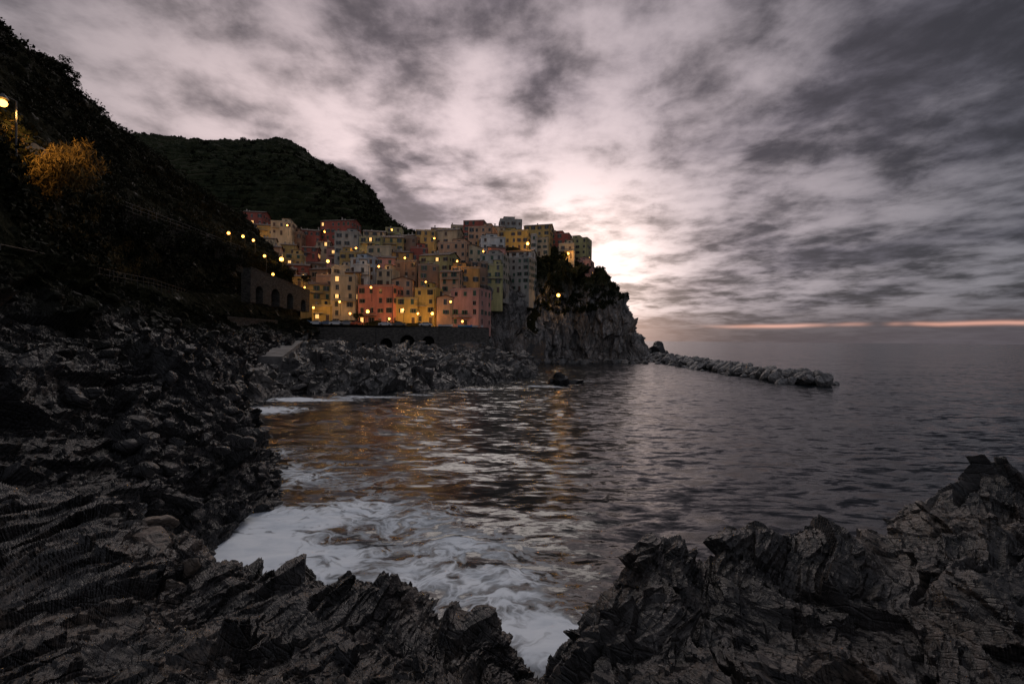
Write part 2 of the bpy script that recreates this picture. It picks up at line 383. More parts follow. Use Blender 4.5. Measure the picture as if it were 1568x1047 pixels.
mist=t.m('MULTIPLY',t.mr(fa,.35,1.2),.20)
fm=t.m('MAXIMUM',fm,mist)
col=t.mix(fm,(.004,.007,.010),(.86,.92,.97))
t._in(b.inputs['Base Color'],col); b.inputs['IOR'].default_value=1.33
t._in(b.inputs['Roughness'],t.mr(fm,0,.5,.17,.8)); t._in(b.inputs['Specular IOR Level'],t.mr(fm,0,.6,.5,.15))
wv=t.mapping(o,(.42,1.1,1),(0,0,-10))
na=t.vm('SUBTRACT',t.noise(wv,1.2,7,.68,.3,'Color'),(.5,.5,.5)); nb_=t.vm('SUBTRACT',t.noise(wv,.16,4,.55,.2,'Color'),(.5,.5,.5))
nn=t.sep(t.vm('ADD',t.vm('MULTIPLY',na,(.6,1.7,0)),t.vm('MULTIPLY',nb_,(.18,.42,0))))
nrm=t.vm('NORMALIZE',t.comb(nn[0],nn[1],1.0))
t._in(b.inputs['Normal'],nrm)
sea=fastmesh('sea',P,gridfaces(len(sy),len(sx)),m,True)
ca=sea.data.attributes.new('foam','FLOAT','POINT'); ca.data.foreach_set('value',foam.astype(np.float32))

# ------------------------------------------------------------ boulders
import bmesh
bm=bmesh.new(); bmesh.ops.create_icosphere(bm,subdivisions=3,radius=1); IV=np.array([v.co[:] for v in bm.verts]); IF=np.array([[v.index for v in f.verts] for f in bm.faces]); bm.free()
def boulder(c,s,planes=9):
    v=IV.copy()
    for k in range(planes):
        n=RNG.normal(size=3); n/=np.linalg.norm(n); tt=RNG.uniform(.45,.8)
        dd=v@n-tt; v=v-np.maximum(dd,0)[:,None]*n
    v=v*np.array(s)*(1+.06*RNG.normal(size=3))
    a=RNG.uniform(0,360,3); v=v@rotm(a[0]*.15,a[1]*.15,a[2])
    return v+np.array(c)
def pile(name,items,mat,rg=.06,rf=1.7):
    VV=[];FF=[];n=0
    for c,s in items:
        v=boulder(c,s); v=v+fbm(v*rf,3,.5,5)[:,None]*rg*np.array([1,1,1]); VV.append(v); FF.append(IF+n); n+=len(v)
    return fastmesh(name,np.concatenate(VV),np.concatenate(FF),mat)
A=W(1000,551); B=W(1250,590)
items=[]
for i in range(560):
    tt=random.random(); c=A.lerp(B,tt); off=random.gauss(0,1)*3.6*(1-.3*tt); off=max(-8,min(8,off))
    hgt=max(0,2.9*(1-(off/7)**2))*(1-.3*tt)*(0.6+.6*random.random()); r=random.uniform(.6,1.9)
    items.append(((c.x+off,c.y+random.uniform(-2,2),hgt-.7),(r*1.3,r,r*.75)))
pile('breakwater',items,M_bould)
p=S(1004,545,238); pile('sea_stack',[((p.x,p.y,2),(6,6,6)),((p.x+1.5,p.y,5),(4,4,4.8)),((p.x-4,p.y,1),(4,5,4)),((p.x+4.5,p.y,1),(3.4,4,4.4))],M_left)
p=W(862,588); pile('sea_rock',[((p.x,p.y,.6),(2.2,1.8,1.9)),((p.x-.8,p.y,1.5),(1.2,1.2,1.5)),((p.x+2.8,p.y+2,.3),(1.8,1.2,1.0)),((p.x-2.4,p.y+1,.2),(1.2,1,.9))],M_left)
items=[]
for i in range(260):
    a=GS[random.randint(90,330),random.randint(20,700)]; r=random.uniform(.4,1.3); items.append((a,(r*1.4,r,r*.8)))
for i in range(70):
    px=random.uniform(690,985); q=W(px,random.uniform(553,557)); r=random.uniform(.8,2.0); items.append(((q.x,q.y-3,0),(r*1.4,r,r)))
pile('shore_boulders',items,M_shelf)
items=[]
for (px,py,d,r) in [(232,830,8.7,.6),(262,862,8.5,.5),(205,812,9.0,.45),(285,872,8.1,.32),(245,800,9.2,.35),(262,905,7.4,.25),(180,800,9.4,.3),(228,925,7.1,.18),(300,845,8.7,.25),(60,845,8.4,.35),(140,850,8.3,.22)]:
    p=S(px,py,d); items.append(((p.x,p.y,p.z),(r*.9,r*1.1,r*.55)))
pile('foreground_boulders',items,M_fboul,.02,6)
items=[]
for i in range(420):
    a=GL[random.randint(20,190),random.randint(120,760)]; r=random.uniform(.15,.7)*(.5+a[1]/80); items.append((a,(r*1.3,r,r*.8)))
pile('fallen_rocks',items,M_left,.04,3)

# ------------------------------------------------------------ houses
COL={'cream':(.56,.44,.29),'yellow':(.62,.42,.12),'ochre':(.54,.36,.13),'pink':(.60,.30,.25),'salmon':(.58,.21,.15),'peach':(.62,.36,.22),'red':(.38,.10,.07),'brown':(.29,.18,.12),
'grey':(.38,.36,.32),'white':(.64,.62,.58),'olive':(.44,.39,.18),'blue':(.35,.43,.52),'orange':(.60,.31,.10)}
WM={k:plain('stucco_'+k,v,.85,.28,.5,.03,streak=True) for k,v in COL.items()}
M_roof=rockmat('roof_tiles',(.07,.045,.035),(.17,.10,.075),(.12,.09,.08),2.5,.8,bd=.05)
M_glass=plain('window_glass',(.015,.017,.02),.2,.2)
M_lit=emis('lit_window',(1,.55,.18),1.4)
SHM=[plain('shutter_green',(.04,.09,.06),.6),plain('shutter_brown',(.11,.06,.04),.6),plain('shutter_dark',(.04,.04,.036),.6)]
M_trim=plain('window_trim',(.42,.38,.33),.8)
M_door=plain('door_wood',(.10,.06,.04),.6)
def house(x0,x1,yt,yb,d,col,roof='flat',rot=0,lit=0,base=7):
    if d<153: base=3
    bl=S((x0+x1)/2,yb,d); tl=S((x0+x1)/2,yt,d); w=(x1-x0)/F*d; h=tl.z-bl.z
    rz=math.radians(rot*1.5); w=w/(abs(math.cos(rz))+.35*abs(math.sin(rz))); D=max(6.5,min(11,w*.95))
    e=empty('stucco_house',(bl.x,bl.y,bl.z),rz); hw=w/2
    r=random.Random(int(x0*7+yt*3))
    wall=MB(); roofm=MB(); gl=MB(); sh=MB(); tr=MB(); li=MB(); dr=MB()
    hh=h
    if roof in('gable','gableY','hip'): hh=h-min(1.8,w*.16)
    elif roof=='flat': hh=h-.5
    wall.box(-hw,hw,0,D,-base,hh)
    o=.35
    rt=h
    if roof=='gable':
        for s_ in (0,1):
            ya,yb_=(-o,D/2) if s_==0 else (D+o,D/2)
            za=hh-.05
            roofm.poly([(-hw-o,ya,za),(hw+o,ya,za),(hw+o,yb_,rt),(-hw-o,yb_,rt)]); roofm.poly([(-hw-o,ya,za+.18),(hw+o,ya,za+.18),(hw+o,yb_,rt+.18),(-hw-o,yb_,rt+.18)])
            roofm.poly([(-hw-o,ya,za),(hw+o,ya,za),(hw+o,ya,za+.18),(-hw-o,ya,za+.18)])
        for x in(-hw,hw): wall.poly([(x,0,hh),(x,D,hh),(x,D/2,rt-.02)])
    elif roof=='gableY':
        for s_ in(-1,1):
            xa=s_*(hw+o); za=hh-.05
            roofm.poly([(xa,-o,za),(xa,D+o,za),(0,D+o,rt),(0,-o,rt)]); roofm.poly([(xa,-o,za+.18),(xa,D+o,za+.18),(0,D+o,rt+.18),(0,-o,rt+.18)])
            roofm.poly([(xa,-o,za),(0,-o,rt),(0,-o,rt+.18),(xa,-o,za+.18)])
        for y in(0,D): wall.poly([(-hw,y,hh),(hw,y,hh),(0,y,rt-.02)])
    elif roof=='hip':
        a=(-hw-o,-o,hh+.003);b2=(hw+o,-o,hh+.003);c=(hw+o,D+o,hh+.003);d2=(-hw-o,D+o,hh+.003);k=min(hw*.6,D/2)
        p1=(-hw+k,D/2,rt);p2=(hw-k,D/2,rt)
        roofm.poly([a,b2,p2,p1]);roofm.poly([c,d2,p1,p2]);roofm.poly([b2,c,p2]);roofm.poly([d2,a,p1]);roofm.poly([d2,c,b2,a])
    else:
        roofm.box(-hw+.25,hw-.25,.25,D-.25,hh+.004,hh+.06)
        for bx in((-hw,hw,0,.24),(-hw,hw,D-.24,D),(-hw,-hw+.24,.24,D-.24),(hw-.24,hw,.24,D-.24)): wall.box(bx[0],bx[1],bx[2],bx[3],hh+.002,h)
        tr.box(-hw-.12,hw+.12,-.12,-.003,hh-.05,hh+.12)
        if r.random()<.6:   # roof-top room
            q=w*r.uniform(.3,.5); xs=r.uniform(-hw+.3,hw-q-.3); wall.box(xs,xs+q,D*.35,D-.5,hh+.06,h+1.8); roofm.box(xs-.2,xs+q+.2,D*.35-.2,D-.3,h+1.802,h+1.95); gl.box(xs+q*.35,xs+q*.65,D*.35-.03,D*.35-.004,hh+.7,hh+1.8)
    for k in range(r.randint(1,3)):
        xs=r.uniform(-hw+.4,hw-.9); ys=r.uniform(D*.2,D*.8); tr.box(xs,xs+.5,ys,ys+.5,hh+.1,rt+.9); roofm.box(xs-.08,xs+.58,ys-.08,ys+.58,rt+.902,rt+1.0)
    # rainwater pipe
    sh.box(hw-.35,hw-.25,-.12,-.02,0,hh-.1)
    def wins(face):
        L_=w if face=='f' else D
        nc=max(1,int((L_-.6)/2.5)); nf=max(1,int(round(hh/2.95))); fh=hh/nf; sp=L_/nc
        def put(mb,a0,a1,z0,z1,p0,p1):
            if face=='f': mb.box(-hw+a0,-hw+a1,-p1,-p0,z0,z1)
            elif face=='r': mb.box(hw+p0,hw+p1,a0,a1,z0,z1)
            else: mb.box(-hw-p1,-hw-p0,a0,a1,z0,z1)
        for f in range(nf):
            for c in range(nc):
                if r.random()<.12: continue
                cx=(c+.5)*sp+r.uniform(-.25,.25); z0=f*fh+.95; ww=.5; wh=r.choice((1.6,1.6,1.3))
                if f==0 and c==nc//2 and face=='f':
                    put(dr,cx-.5,cx+.5,0,2.15,.004,.07); put(tr,cx-.65,cx+.65,2.16,2.32,.004,.12); continue
                islit=r.random()<lit
                put(li if islit else gl,cx-ww,cx+ww,z0,z0+wh,.004,.03)
                put(tr,cx-ww-.12,cx+ww+.12,z0-.13,z0-.003,.004,.16); put(tr,cx-ww-.1,cx+ww+.1,z0+wh+.003,z0+wh+.13,.004,.08)
                put(tr,cx-.03,cx+.03,z0+.01,z0+wh-.01,.034,.06)
                u=r.random()
                if u<.5:
                    put(sh,cx-ww-.5,cx-ww-.03,z0,z0+wh,.004,.09);put(sh,cx+ww+.03,cx+ww+.5,z0,z0+wh,.004,.09)
                elif u<.85 and not islit: put(sh,cx-ww,cx+ww,z0+.02,z0+wh-.02,.065,.10)
        if face=='f' and r.random()<.45 and nf>1:
            f=r.randint(1,nf-1); z=f*fh+.05; a0=sp*.15; a1=min(L_-.2,a0+sp*r.choice((1,2)))
            put(tr,a0,a1,z,z+.14,.004,.95)
            for q in range(int((a1-a0)/.3)+1): 
                aa=a0+.03+q*.3
                if aa<a1: put(sh,aa,aa+.04,z+.142,z+1.0,.88,.92)
            put(sh,a0,a1,z+1.002,z+1.06,.87,.93)
    for f in('f','r','l'): wins(f)
    wall.make('walls',WM[col],e); roofm.make('roof',M_roof,e); gl.make('windows',M_glass,e); sh.make('shutters',SHM[r.randint(0,2)],e); tr.make('trim',M_trim,e); li.make('lit_windows',M_lit,e); dr.make('door',M_door,e)
HS=[
(506,545,420,500,152,'cream','flat',8,.12),(545,605,436,498,150,'salmon','flat',-6,.05),(600,632,424,482,157,'peach','gableY',5,0),(606,640,455,496,151,'yellow','flat',0,.15),
(633,668,440,496,151,'yellow','flat',-8,.08),(668,695,452,500,148,'peach','gableY',6,0),(686,738,441,500,147,'pink','flat',-12,.05),(461,508,429,474,160,'ochre','hip',12,.1),(478,508,466,492,150,'yellow','flat',10,.1),
(440,472,402,442,172,'red','gable',10,.05),(472,505,408,442,172,'brown','gable',-5,.1),(507,540,406,436,168,'grey','flat',6,0),(535,575,394,432,167,'blue','flat',-4,0),(572,605,390,432,170,'pink','gable',8,0),
(602,640,398,440,170,'brown','flat',-8,0),(638,690,384,442,171,'olive','gable',-10,.04),(690,735,408,447,163,'orange','flat',4,0),(720,748,400,445,172,'brown','flat',14,0),(733,772,388,436,180,'grey','flat',-10,0),(770,812,394,446,198,'grey','flat',-14,0),
(512,550,354,402,191,'grey','flat',6,0),(548,585,362,402,189,'olive','flat',-6,.05),(580,618,358,406,191,'ochre','gable',4,.05),(612,640,362,410,193,'brown','flat',-10,0),(636,668,352,402,195,'ochre','flat',5,0),(664,702,347,398,197,'cream','gable',-6,.04),
(668,716,370,432,182,'peach','flat',-8,0),(702,740,374,418,184,'cream','gableY',6,.04),(715,755,346,388,202,'peach','flat',-7,0),(735,775,362,404,194,'white','flat',8,0),(770,815,380,412,203,'white','gable',-10,0),
(650,690,352,384,214,'ochre','flat',4,0),(708,742,337,372,216,'red','flat',-6,0),(740,775,342,378,214,'cream','gable',8,0),(762,810,352,394,213,'yellow','flat',-8,.04),(765,800,335,358,226,'grey','flat',4,0),(800,843,340,380,224,'ochre','gable',-10,0),
(842,872,357,392,229,'red','flat',-12,0),(868,900,364,400,230,'olive','flat',-16,.03),(870,905,398,422,224,'pink','flat',-14,.04),(820,852,352,390,232,'peach','flat',5,0),
(556,590,350,372,205,'cream','gable',8,0),(594,632,356,376,208,'peach','gable',-5,0),(520,556,384,412,180,'ochre','flat',4,.05),(560,600,376,402,180,'cream','flat',-6,.05),(600,632,382,408,181,'orange','gable',6,0),(640,672,404,442,162,'brown','flat',6,.05),
(672,704,412,450,158,'peach','gable',-6,.05),(740,770,404,448,174,'olive','flat',2,0),(628,656,378,412,184,'red','flat',10,0),(786,822,358,392,219,'white','flat',-6,0),(812,840,364,392,222,'cream','flat',-10,0),(676,712,358,384,204,'brown','flat',8,0),
(345,374,324,356,228,'brown','gable',12,.05),(370,402,320,356,230,'red','gable',5,.05),(385,420,340,360,216,'ochre','gable',12,.15),(415,447,338,360,217,'cream','flat',8,.1),(455,490,348,372,232,'red','gable',10,.05),(488,540,333,368,236,'red','gable',-5,.03),
(440,462,354,378,222,'brown','flat',6,.1),(322,350,318,342,240,'brown','gable',14,.05),(420,452,408,432,160,'brown','gable',14,.1),(542,566,404,436,160,'white','flat',10,.05),(468,512,398,414,196,'brown','gable',6,.1),
(400,428,374,396,170,'peach','gable',12,.15),(436,462,388,408,182,'ochre','flat',8,.1),(500,520,376,404,196,'pink','gable',6,.1),(528,552,414,436,158,'orange','gable',6,.1),(575,602,412,440,158,'cream','flat',-6,.05),(660,690,346,372,222,'peach','gable',6,0),(730,752,366,392,198,'orange','flat',-6,0),(690,712,344,368,220,'cream','flat',6,0),(855,880,372,396,221,'cream','flat',-8,0),(748,775,376,396,190,'pink','gable',8,0),(590,615,348,366,216,'olive','flat',4,0),(484,510,420,440,164,'peach','flat',8,.1),
(362,388,352,372,190,'brown','gable',14,.2),(398,420,362,380,185,'cream','gable',12,.15),(340,362,338,356,200,'peach','gable',14,.1),(462,486,376,396,200,'red','gable',8,.1),(430,452,372,390,196,'ochre','gable',10,.1),(484,504,368,388,210,'cream','gable',6,.1),
(378,402,386,402,150,'brown','gable',14,.2),(446,470,420,440,158,'ochre','gable',12,.2),(352,372,366,382,168,'brown','gable',14,.15)]
for hdat in HS: house(*hdat)

# ------------------------------------------------------------ walls with arches
def arcade(name,p0,p1,zb0,zb1,n,thick=2.5,mat=M_stone,aw=.29):
    p0=Vector(p0);p1=Vector(p1); Lh=Vector((p1.x-p0.x,p1.y-p0.y,0)); Ln=Lh.length; dx=Lh.normalized(); nrm=Vector((dx.y,-dx.x,0))
    if nrm.dot(Vector((0,-1,0))+Vector((.4,0,0)))<0: nrm=-nrm
    mb=MB(); ib=MB(); b=Ln/n; ra=random.Random(int(Ln*10))
    def pt(s,z,o=0): q=p0+dx*s-nrm*o; return (q.x,q.y,z)
    for i in range(n):
        s0=i*b;s1=s0+b;t0=p0.z+(p1.z-p0.z)*s0/Ln;t1=p0.z+(p1.z-p0.z)*s1/Ln; zb=zb0+(zb1-zb0)*(s0+b/2)/Ln
        a=b*aw*ra.uniform(.75,1.1); c=s0+b/2; top=min(t0,t1); sp=zb+(top-zb)*ra.uniform(.32,.46); rad=min(a,(top-sp)*.8)
        K=10; arc=[(c-a*math.cos(math.pi*k/K),sp+rad*math.sin(math.pi*k/K)) for k in range(K+1)]
        mb.poly([pt(s0,zb),pt(c-a,zb),pt(c-a,sp),pt(s0,sp)]); mb.poly([pt(c+a,zb),pt(s1,zb),pt(s1,sp),pt(c+a,sp)])
        mb.poly([pt(s0,sp),pt(c-a,sp),pt(c-a,t0+(t1-t0)*(c-a-s0)/b),pt(s0,t0)]); mb.poly([pt(c+a,sp),pt(s1,sp),pt(s1,t1),pt(c+a,t0+(t1-t0)*(c+a-s0)/b)])
        for k in range(K):
            (x0,z0),(x1,z1)=arc[k],arc[k+1]; tt=lambda x:t0+(t1-t0)*(x-s0)/b
            mb.poly([pt(x0,z0),pt(x1,z1),pt(x1,tt(x1)),pt(x0,tt(x0))]); mb.poly([pt(x0,z0),pt(x1,z1),pt(x1,z1,thick),pt(x0,z0,thick)])
        for x in(c-a,c+a): mb.poly([pt(x,zb),pt(x,sp),pt(x,sp,thick),pt(x,zb,thick)])
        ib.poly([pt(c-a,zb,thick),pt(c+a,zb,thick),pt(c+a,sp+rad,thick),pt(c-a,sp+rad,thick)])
        mb.poly([pt(s0,t0),pt(s1,t1),pt(s1,t1,thick),pt(s0,t0,thick)])
        mb.poly([pt(s0,t0,-.12),pt(s1,t1,-.12),pt(s1,t1+.25,-.12),pt(s0,t0+.25,-.12)]); mb.poly([pt(s0,t0+.25,-.12),pt(s1,t1+.25,-.12),pt(s1,t1+.25,.4),pt(s0,t0+.25,.4)]); mb.poly([pt(s0,t0,-.12),pt(s1,t1,-.12),pt(s1,t1,0),pt(s0,t0,0)])
    for s_,z in((0,p0.z),(Ln,p1.z)): mb.poly([pt(s_,zb0 if s_==0 else zb1),pt(s_,z),pt(s_,z,thick),pt(s_,zb0 if s_==0 else zb1,thick)])
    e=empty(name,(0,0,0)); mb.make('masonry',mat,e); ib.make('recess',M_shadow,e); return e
a=S(384,410,108);b_=S(474,446,132); arcade('arcaded_wall',a,b_,S(384,462,108).z,S(474,478,132).z,4,2.5,M_stone,.25)
a=S(575,503,134);b_=S(672,501,136); arcade('harbour_bridge_wall',a,b_,5,5,3,3.5,M_stone,.33)
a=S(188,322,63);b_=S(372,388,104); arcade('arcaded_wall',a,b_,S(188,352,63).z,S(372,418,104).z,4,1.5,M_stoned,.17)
a=S(345,486,92);b_=S(425,492,112); arcade('arcaded_wall',a,b_,S(345,525,92).z,S(425,525,112).z,4,2.5,M_stone,.2)
def wallrun(name,pts,hgt,thick,mat=M_stone):
    mb=MB()
    for p,q in zip(pts[:-1],pts[1:]):
        d=Vector((q.x-p.x,q.y-p.y,0)).normalized(); n=Vector((-d.y,d.x,0))*thick/2; dz=Vector((0,0,hgt))
        c=[p-n,q-n,q+n,p+n]; T=[v+dz for v in c]
        mb.poly(T); mb.poly([c[0],c[1],T[1],T[0]]); mb.poly([c[3],c[2],T[2],T[3]]); mb.poly([c[0],c[3],T[3],T[0]]); mb.poly([c[1],c[2],T[2],T[1]])
    return mb.make(name,mat)
pts=[S(470,508,132),S(520,505,133),S(575,503,134)]
for p in pts: p.z=7.6
wallrun('harbour_wall',pts,4.7,.8)
pts=[S(672,501,136),S(705,502,140),S(748,500,145)]
for p in pts: p.z=5
wallrun('harbour_wall',pts,7.6,.8)
mb=MB(); P4=[S(455,508,130),S(575,503,134.5),S(672,501,136.5),S(748,498,145.5)]; Q4=[S(455,500,162),S(575,500,160),S(672,500,156),S(748,500,156)]
for p in P4+Q4: p.z=12.8
for i in range(3): mb.poly([P4[i],P4[i+1],Q4[i+1],Q4[i]])
mb.make('harbour_road',M_asph)
mb=MB(); sl4=[S(388,545,79),S(432,546,79),S(478,511,126),S(436,511,126)]; mb.poly(sl4); dn=[V(p.x,p.y,p.z-3) for p in sl4]
for i in range(4): mb.poly([sl4[i],sl4[(i+1)%4],dn[(i+1)%4],dn[i]])
o=mb.make('slipway',plain('concrete',(.17,.163,.155),.8,.5,.5))
def railing(name,pts,step=2.0,h=1.1):
    mb=MB()
    for p,q in zip(pts[:-1],pts[1:]):
        n=max(1,int((q-p).length/step))
        for k in range(n): c=p.lerp(q,k/n); mb.cyl(c+Vector((0,0,-.8)),c+Vector((0,0,h)),.035,.035,5)
        for hh in(.55,h): mb.cyl(p+Vector((0,0,hh)),q+Vector((0,0,hh)),.025,.025,5)
    return mb.make(name,M_iron)
railing('railing',[S(0,404,25.5),S(60,412,30),S(125,424,38),S(180,432,50),S(235,440,62),S(300,458,88)])
railing('railing',[S(188,320,63),S(280,352,80),S(372,386,104)])
railing('railing',[S(575,501.5,134),S(672,499.5,136)],1.5)
pts=[S(-60,180,34),S(0,203,36),S(35,219,39),S(68,236,42)]
for p in pts: p.z-=.6
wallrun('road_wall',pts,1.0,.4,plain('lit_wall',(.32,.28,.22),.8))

# ------------------------------------------------------------ street lamps
M_bulb=emis('lamp_bulb',(1,.42,.07),8)
def lamp(px,py,d,pw,pole=4.5,r=.32,col=(1,.52,.14),spot=None):
    p=S(px,py,d); e=empty('street_lamp',p); mb=MB()
    mb.cyl((0,.9,-pole),(0,.9,.6),.08,.05,6); mb.cyl((0,.9,.6),(0,0,.62),.04,.04,6); mb.cyl((0,0,r+.05),(0,0,.7),.34,.06,8)
    mb.make('pole',M_iron,e)
    v=IV*r; fastmesh('bulb',v,IF,M_bulb,True,e)
    l=bpy.data.lights.new('lamp_light','SPOT' if spot else 'POINT'); l.energy=pw; l.color=col; l.shadow_soft_size=.25
    lo=bpy.data.objects.new('lamp_light',l); lo.location=(.0,-r-.35,-.2); link(lo,e)
    if spot:
        l.spot_size=math.radians(105); l.spot_blend=.9; lo.location=(.5,.8,-.3)
        lo.rotation_euler=(Vector(spot)-p).to_track_quat('-Z','Y').to_euler()
for a in [(4,158,33,1900,3.5,.26,(1,.52,.14),S(70,255,41)),(350,357,112,200),(388,368,128,260),(431,397,138,420,8,.6),(405,392,120,120),(502,400,164,400,4,.5),(497,355,212,400),(480,471,147,200),(563,477,145,260,4.5,.5),(536,480,146,90),
 (617,474,147,430),(640,480,147,340),(662,480,146,300,4.5,.45),(596,488,146,90),(690,462,143,60),(808,373,208,800,4,.65),(870,388,219,500,4,.5),(855,452,205,900,4,.75),(652,432,158,160),(568,440,147,50),(440,345,210,350),(392,350,212,260),(520,462,148,200),(708,492,142,70),
 (620,395,166,160),(700,400,160,130),(740,385,188,160),(545,380,186,180),(600,352,200,160),(466,440,156,160),(418,420,126,100),(372,362,120,110),(665,365,190,160),(580,408,160,120)]: lamp(*a)  # this last row: small lamps added to scatter warm light over the facades

# ------------------------------------------------------------ vegetation
def leaves(C,Rr,n,size,up=0):
    C=np.asarray(C);Rr=np.asarray(Rr); k=len(C)
    idx=np.repeat(np.arange(k),n); N=len(idx)
    d=RNG.normal(size=(N,3)); d/=np.linalg.norm(d,axis=1)[:,None]
    rad=RNG.uniform(.35,1.05,N)
    c=C[idx]+d*(Rr[idx]*rad[:,None])
    a=RNG.normal(size=(N,3)); a[:,2]+=up; a/=np.linalg.norm(a,axis=1)[:,None]
    b=np.cross(a,RNG.normal(size=(N,3))); b/=np.linalg.norm(b,axis=1)[:,None]
    s=size*RNG.uniform(.6,1.4,N)[:,None]; w=s*(.5 if up==0 else .12)
    V_=np.stack([c-a*s,c+b*w,c+a*s,c-b*w],1).reshape(-1,3)
    return V_,np.arange(N*4).reshape(-1,4)
def scatter(name,G_,ri,ci,count,r0,r1,n,size,mat,cond=None,up=0):
    C=[];Rr=[];tries=0
    while len(C)<count and tries<count*20:
        tries+=1
        p=G_[random.randint(*ri),random.randint(*ci)]
        if cond and not cond(p): continue
        r=random.uniform(r0,r1); C.append(p+np.array([0,0,r*.3])); Rr.append([r,r,r*.75])
    if C:
        v,f=leaves(C,Rr,n,size,up); return fastmesh(name,v,f,mat)
scatter('shrubs',GL,(255,575),(330,1170),2400,.5,1.6,55,.22,M_fold,lambda p:vn(np.array([p*.12]),8)[0]>-.4)
scatter('shrubs',GL,(578,598),(300,1170),160,.8,2.2,130,.3,M_fold)
scatter('shrubs',GL,(300,395),(330,800),160,.6,1.3,90,.3,M_dry,None,1.5)
scatter('hill_trees',GH,(304,320),(10,560),260,1.2,4.0,60,1.0,M_fol)
scatter('hill_trees',GH,(40,300),(10,600),700,1.2,3.2,40,1.0,M_fol,lambda p:vn(np.array([p*.02]),9)[0]>-.1)
scatter('cliff_shrubs',GC,(300,430),(180,700),420,.7,2.0,50,.45,M_fol,lambda p:vn(np.array([p*.07]),12)[0]>-.1)
# ivy and bushes hanging over the road's retaining wall
a=S(188,322,62);b_=S(372,388,103); C=[];Rr=[]
for k in range(70):
    q=a.lerp(b_,random.random()); r=random.uniform(.5,1.6); C.append([q.x+.5,q.y-.8,q.z-random.uniform(-.3,3.6)]); Rr.append([r,r,r])
v,f=leaves(C,Rr,90,.2); fastmesh('ivy',v,f,M_fold)
C=[];Rr=[]
for k in range(40):
    p=S(random.gauss(95,20),random.gauss(258,12),random.uniform(37,42)); C.append(p[:]); r=random.uniform(.5,1.1); Rr.append([r,r,r*1.1])
v,f=leaves(C,Rr,130,.32,1.2); fastmesh('lit_bush',v,f,M_dry)
def tree(px,py,d,h,r,name='pine_tree',lean=0):
    p=S(px,py,d); e=empty(name,p); mb=MB(); top=Vector((lean,0,h*.75)); mb.cyl((0,0,-1.5),top,h*.035,h*.012,7)
    C=[];Rr=[]
    for k in range(11):
        t=random.uniform(.4,.85); a=random.uniform(0,6.28); q=Vector((math.cos(a)*r*.75,math.sin(a)*r*.75,h*random.uniform(.55,.95))); b0=Vector((0,0,0)).lerp(top,t)
        mb.cyl(b0,q,h*.014,h*.005,5); C.append(q[:]); s=r*random.uniform(.28,.5); Rr.append([s,s,s*.6])
    mb.make('trunk',M_bark,e); v,f=leaves(C,Rr,170,.16*h/5,0); fastmesh('crown',v,f,M_fol,parent=e)
for a in [(62,118,80,4.2,1.9),(82,125,80,4.0,1.8),(98,132,82,4.6,2.0),(52,108,79,3,1.4),(108,140,82,3,1.3),(146,185,93,3.2,1.6),(155,192,94,2.6,1.3),(375,224,448,8,4),(384,226,448,7,3),(240,216,458,7,5),(222,217,458,6,5),(252,218,458,6,4),(300,226,450,5,3),(500,268,415,8,4),(918,428,231,6.5,3,'pine_tree',1),(912,430,229,4,2),(465,440,150,4,2,'broadleaf_tree'),(548,496,147,3.5,1.6,'broadleaf_tree')]: tree(*a)

# ------------------------------------------------------------ cars and boats
M_tire=plain('tire',(.02,.02,.02),.9); M_cw=plain('car_glass',(.02,.025,.03),.08)
def car(px,d,rz,col):
    p=S(px,500,d); p.z=12.805; e=empty('parked_car',p,rz); mb=MB(); g=MB(); t_=MB()
    prof=[(-2,.35),(-2.02,.75),(-1.9,.95),(-1.3,1.0),(-.75,1.42),(.7,1.45),(1.35,1.02),(1.95,.92),(2.05,.6),(2.0,.35)]
    n=len(prof)
    def yw(z): return .84 if z<1.1 else .68
    Lf=[(x,-yw(z),z) for x,z in prof];Rt=[(x,yw(z),z) for x,z in prof]
    mb.poly(Lf);mb.poly(Rt[::-1])
    for k in range(n): mb.poly([Lf[k],Lf[(k+1)%n],Rt[(k+1)%n],Rt[k]])
    for s_ in(-1,1): g.poly([(-1.1,s_*.85,1.06),(1.15,s_*.85,1.06),(.62,s_*.72,1.38),(-.7,s_*.72,1.38)])
    g.poly([(-1.29,-.7,1.04),(-1.29,.7,1.04),(-.82,.6,1.40),(-.82,-.6,1.40)]); g.poly([(1.35,-.7,1.06),(1.35,.7,1.06),(.78,.6,1.44),(.78,-.6,1.44)])
    for x in(-1.25,1.3):
        for s_ in(-1,1): t_.cyl((x,s_*.70,.33),(x,s_*.88,.33),.33,.33,14)
    mb.make('body',plain('car_paint',col,.25,.05),e); g.make('windows',M_cw,e); t_.make('wheels',M_tire,e)
for c in [(484,136.0,.3,(.75,.75,.75)),(500,136.5,.25,(.14,.18,.26)),(515,136.5,.2,(.75,.75,.75)),(531,137,.15,(.3,.31,.33)),(547,137,1.2,(.45,.08,.05)),(590,140,.1,(.7,.7,.72)),(468,135,.6,(.12,.26,.5)),(612,141,0,(.15,.15,.15)),(652,141,.1,(.6,.6,.6))]: car(*c)
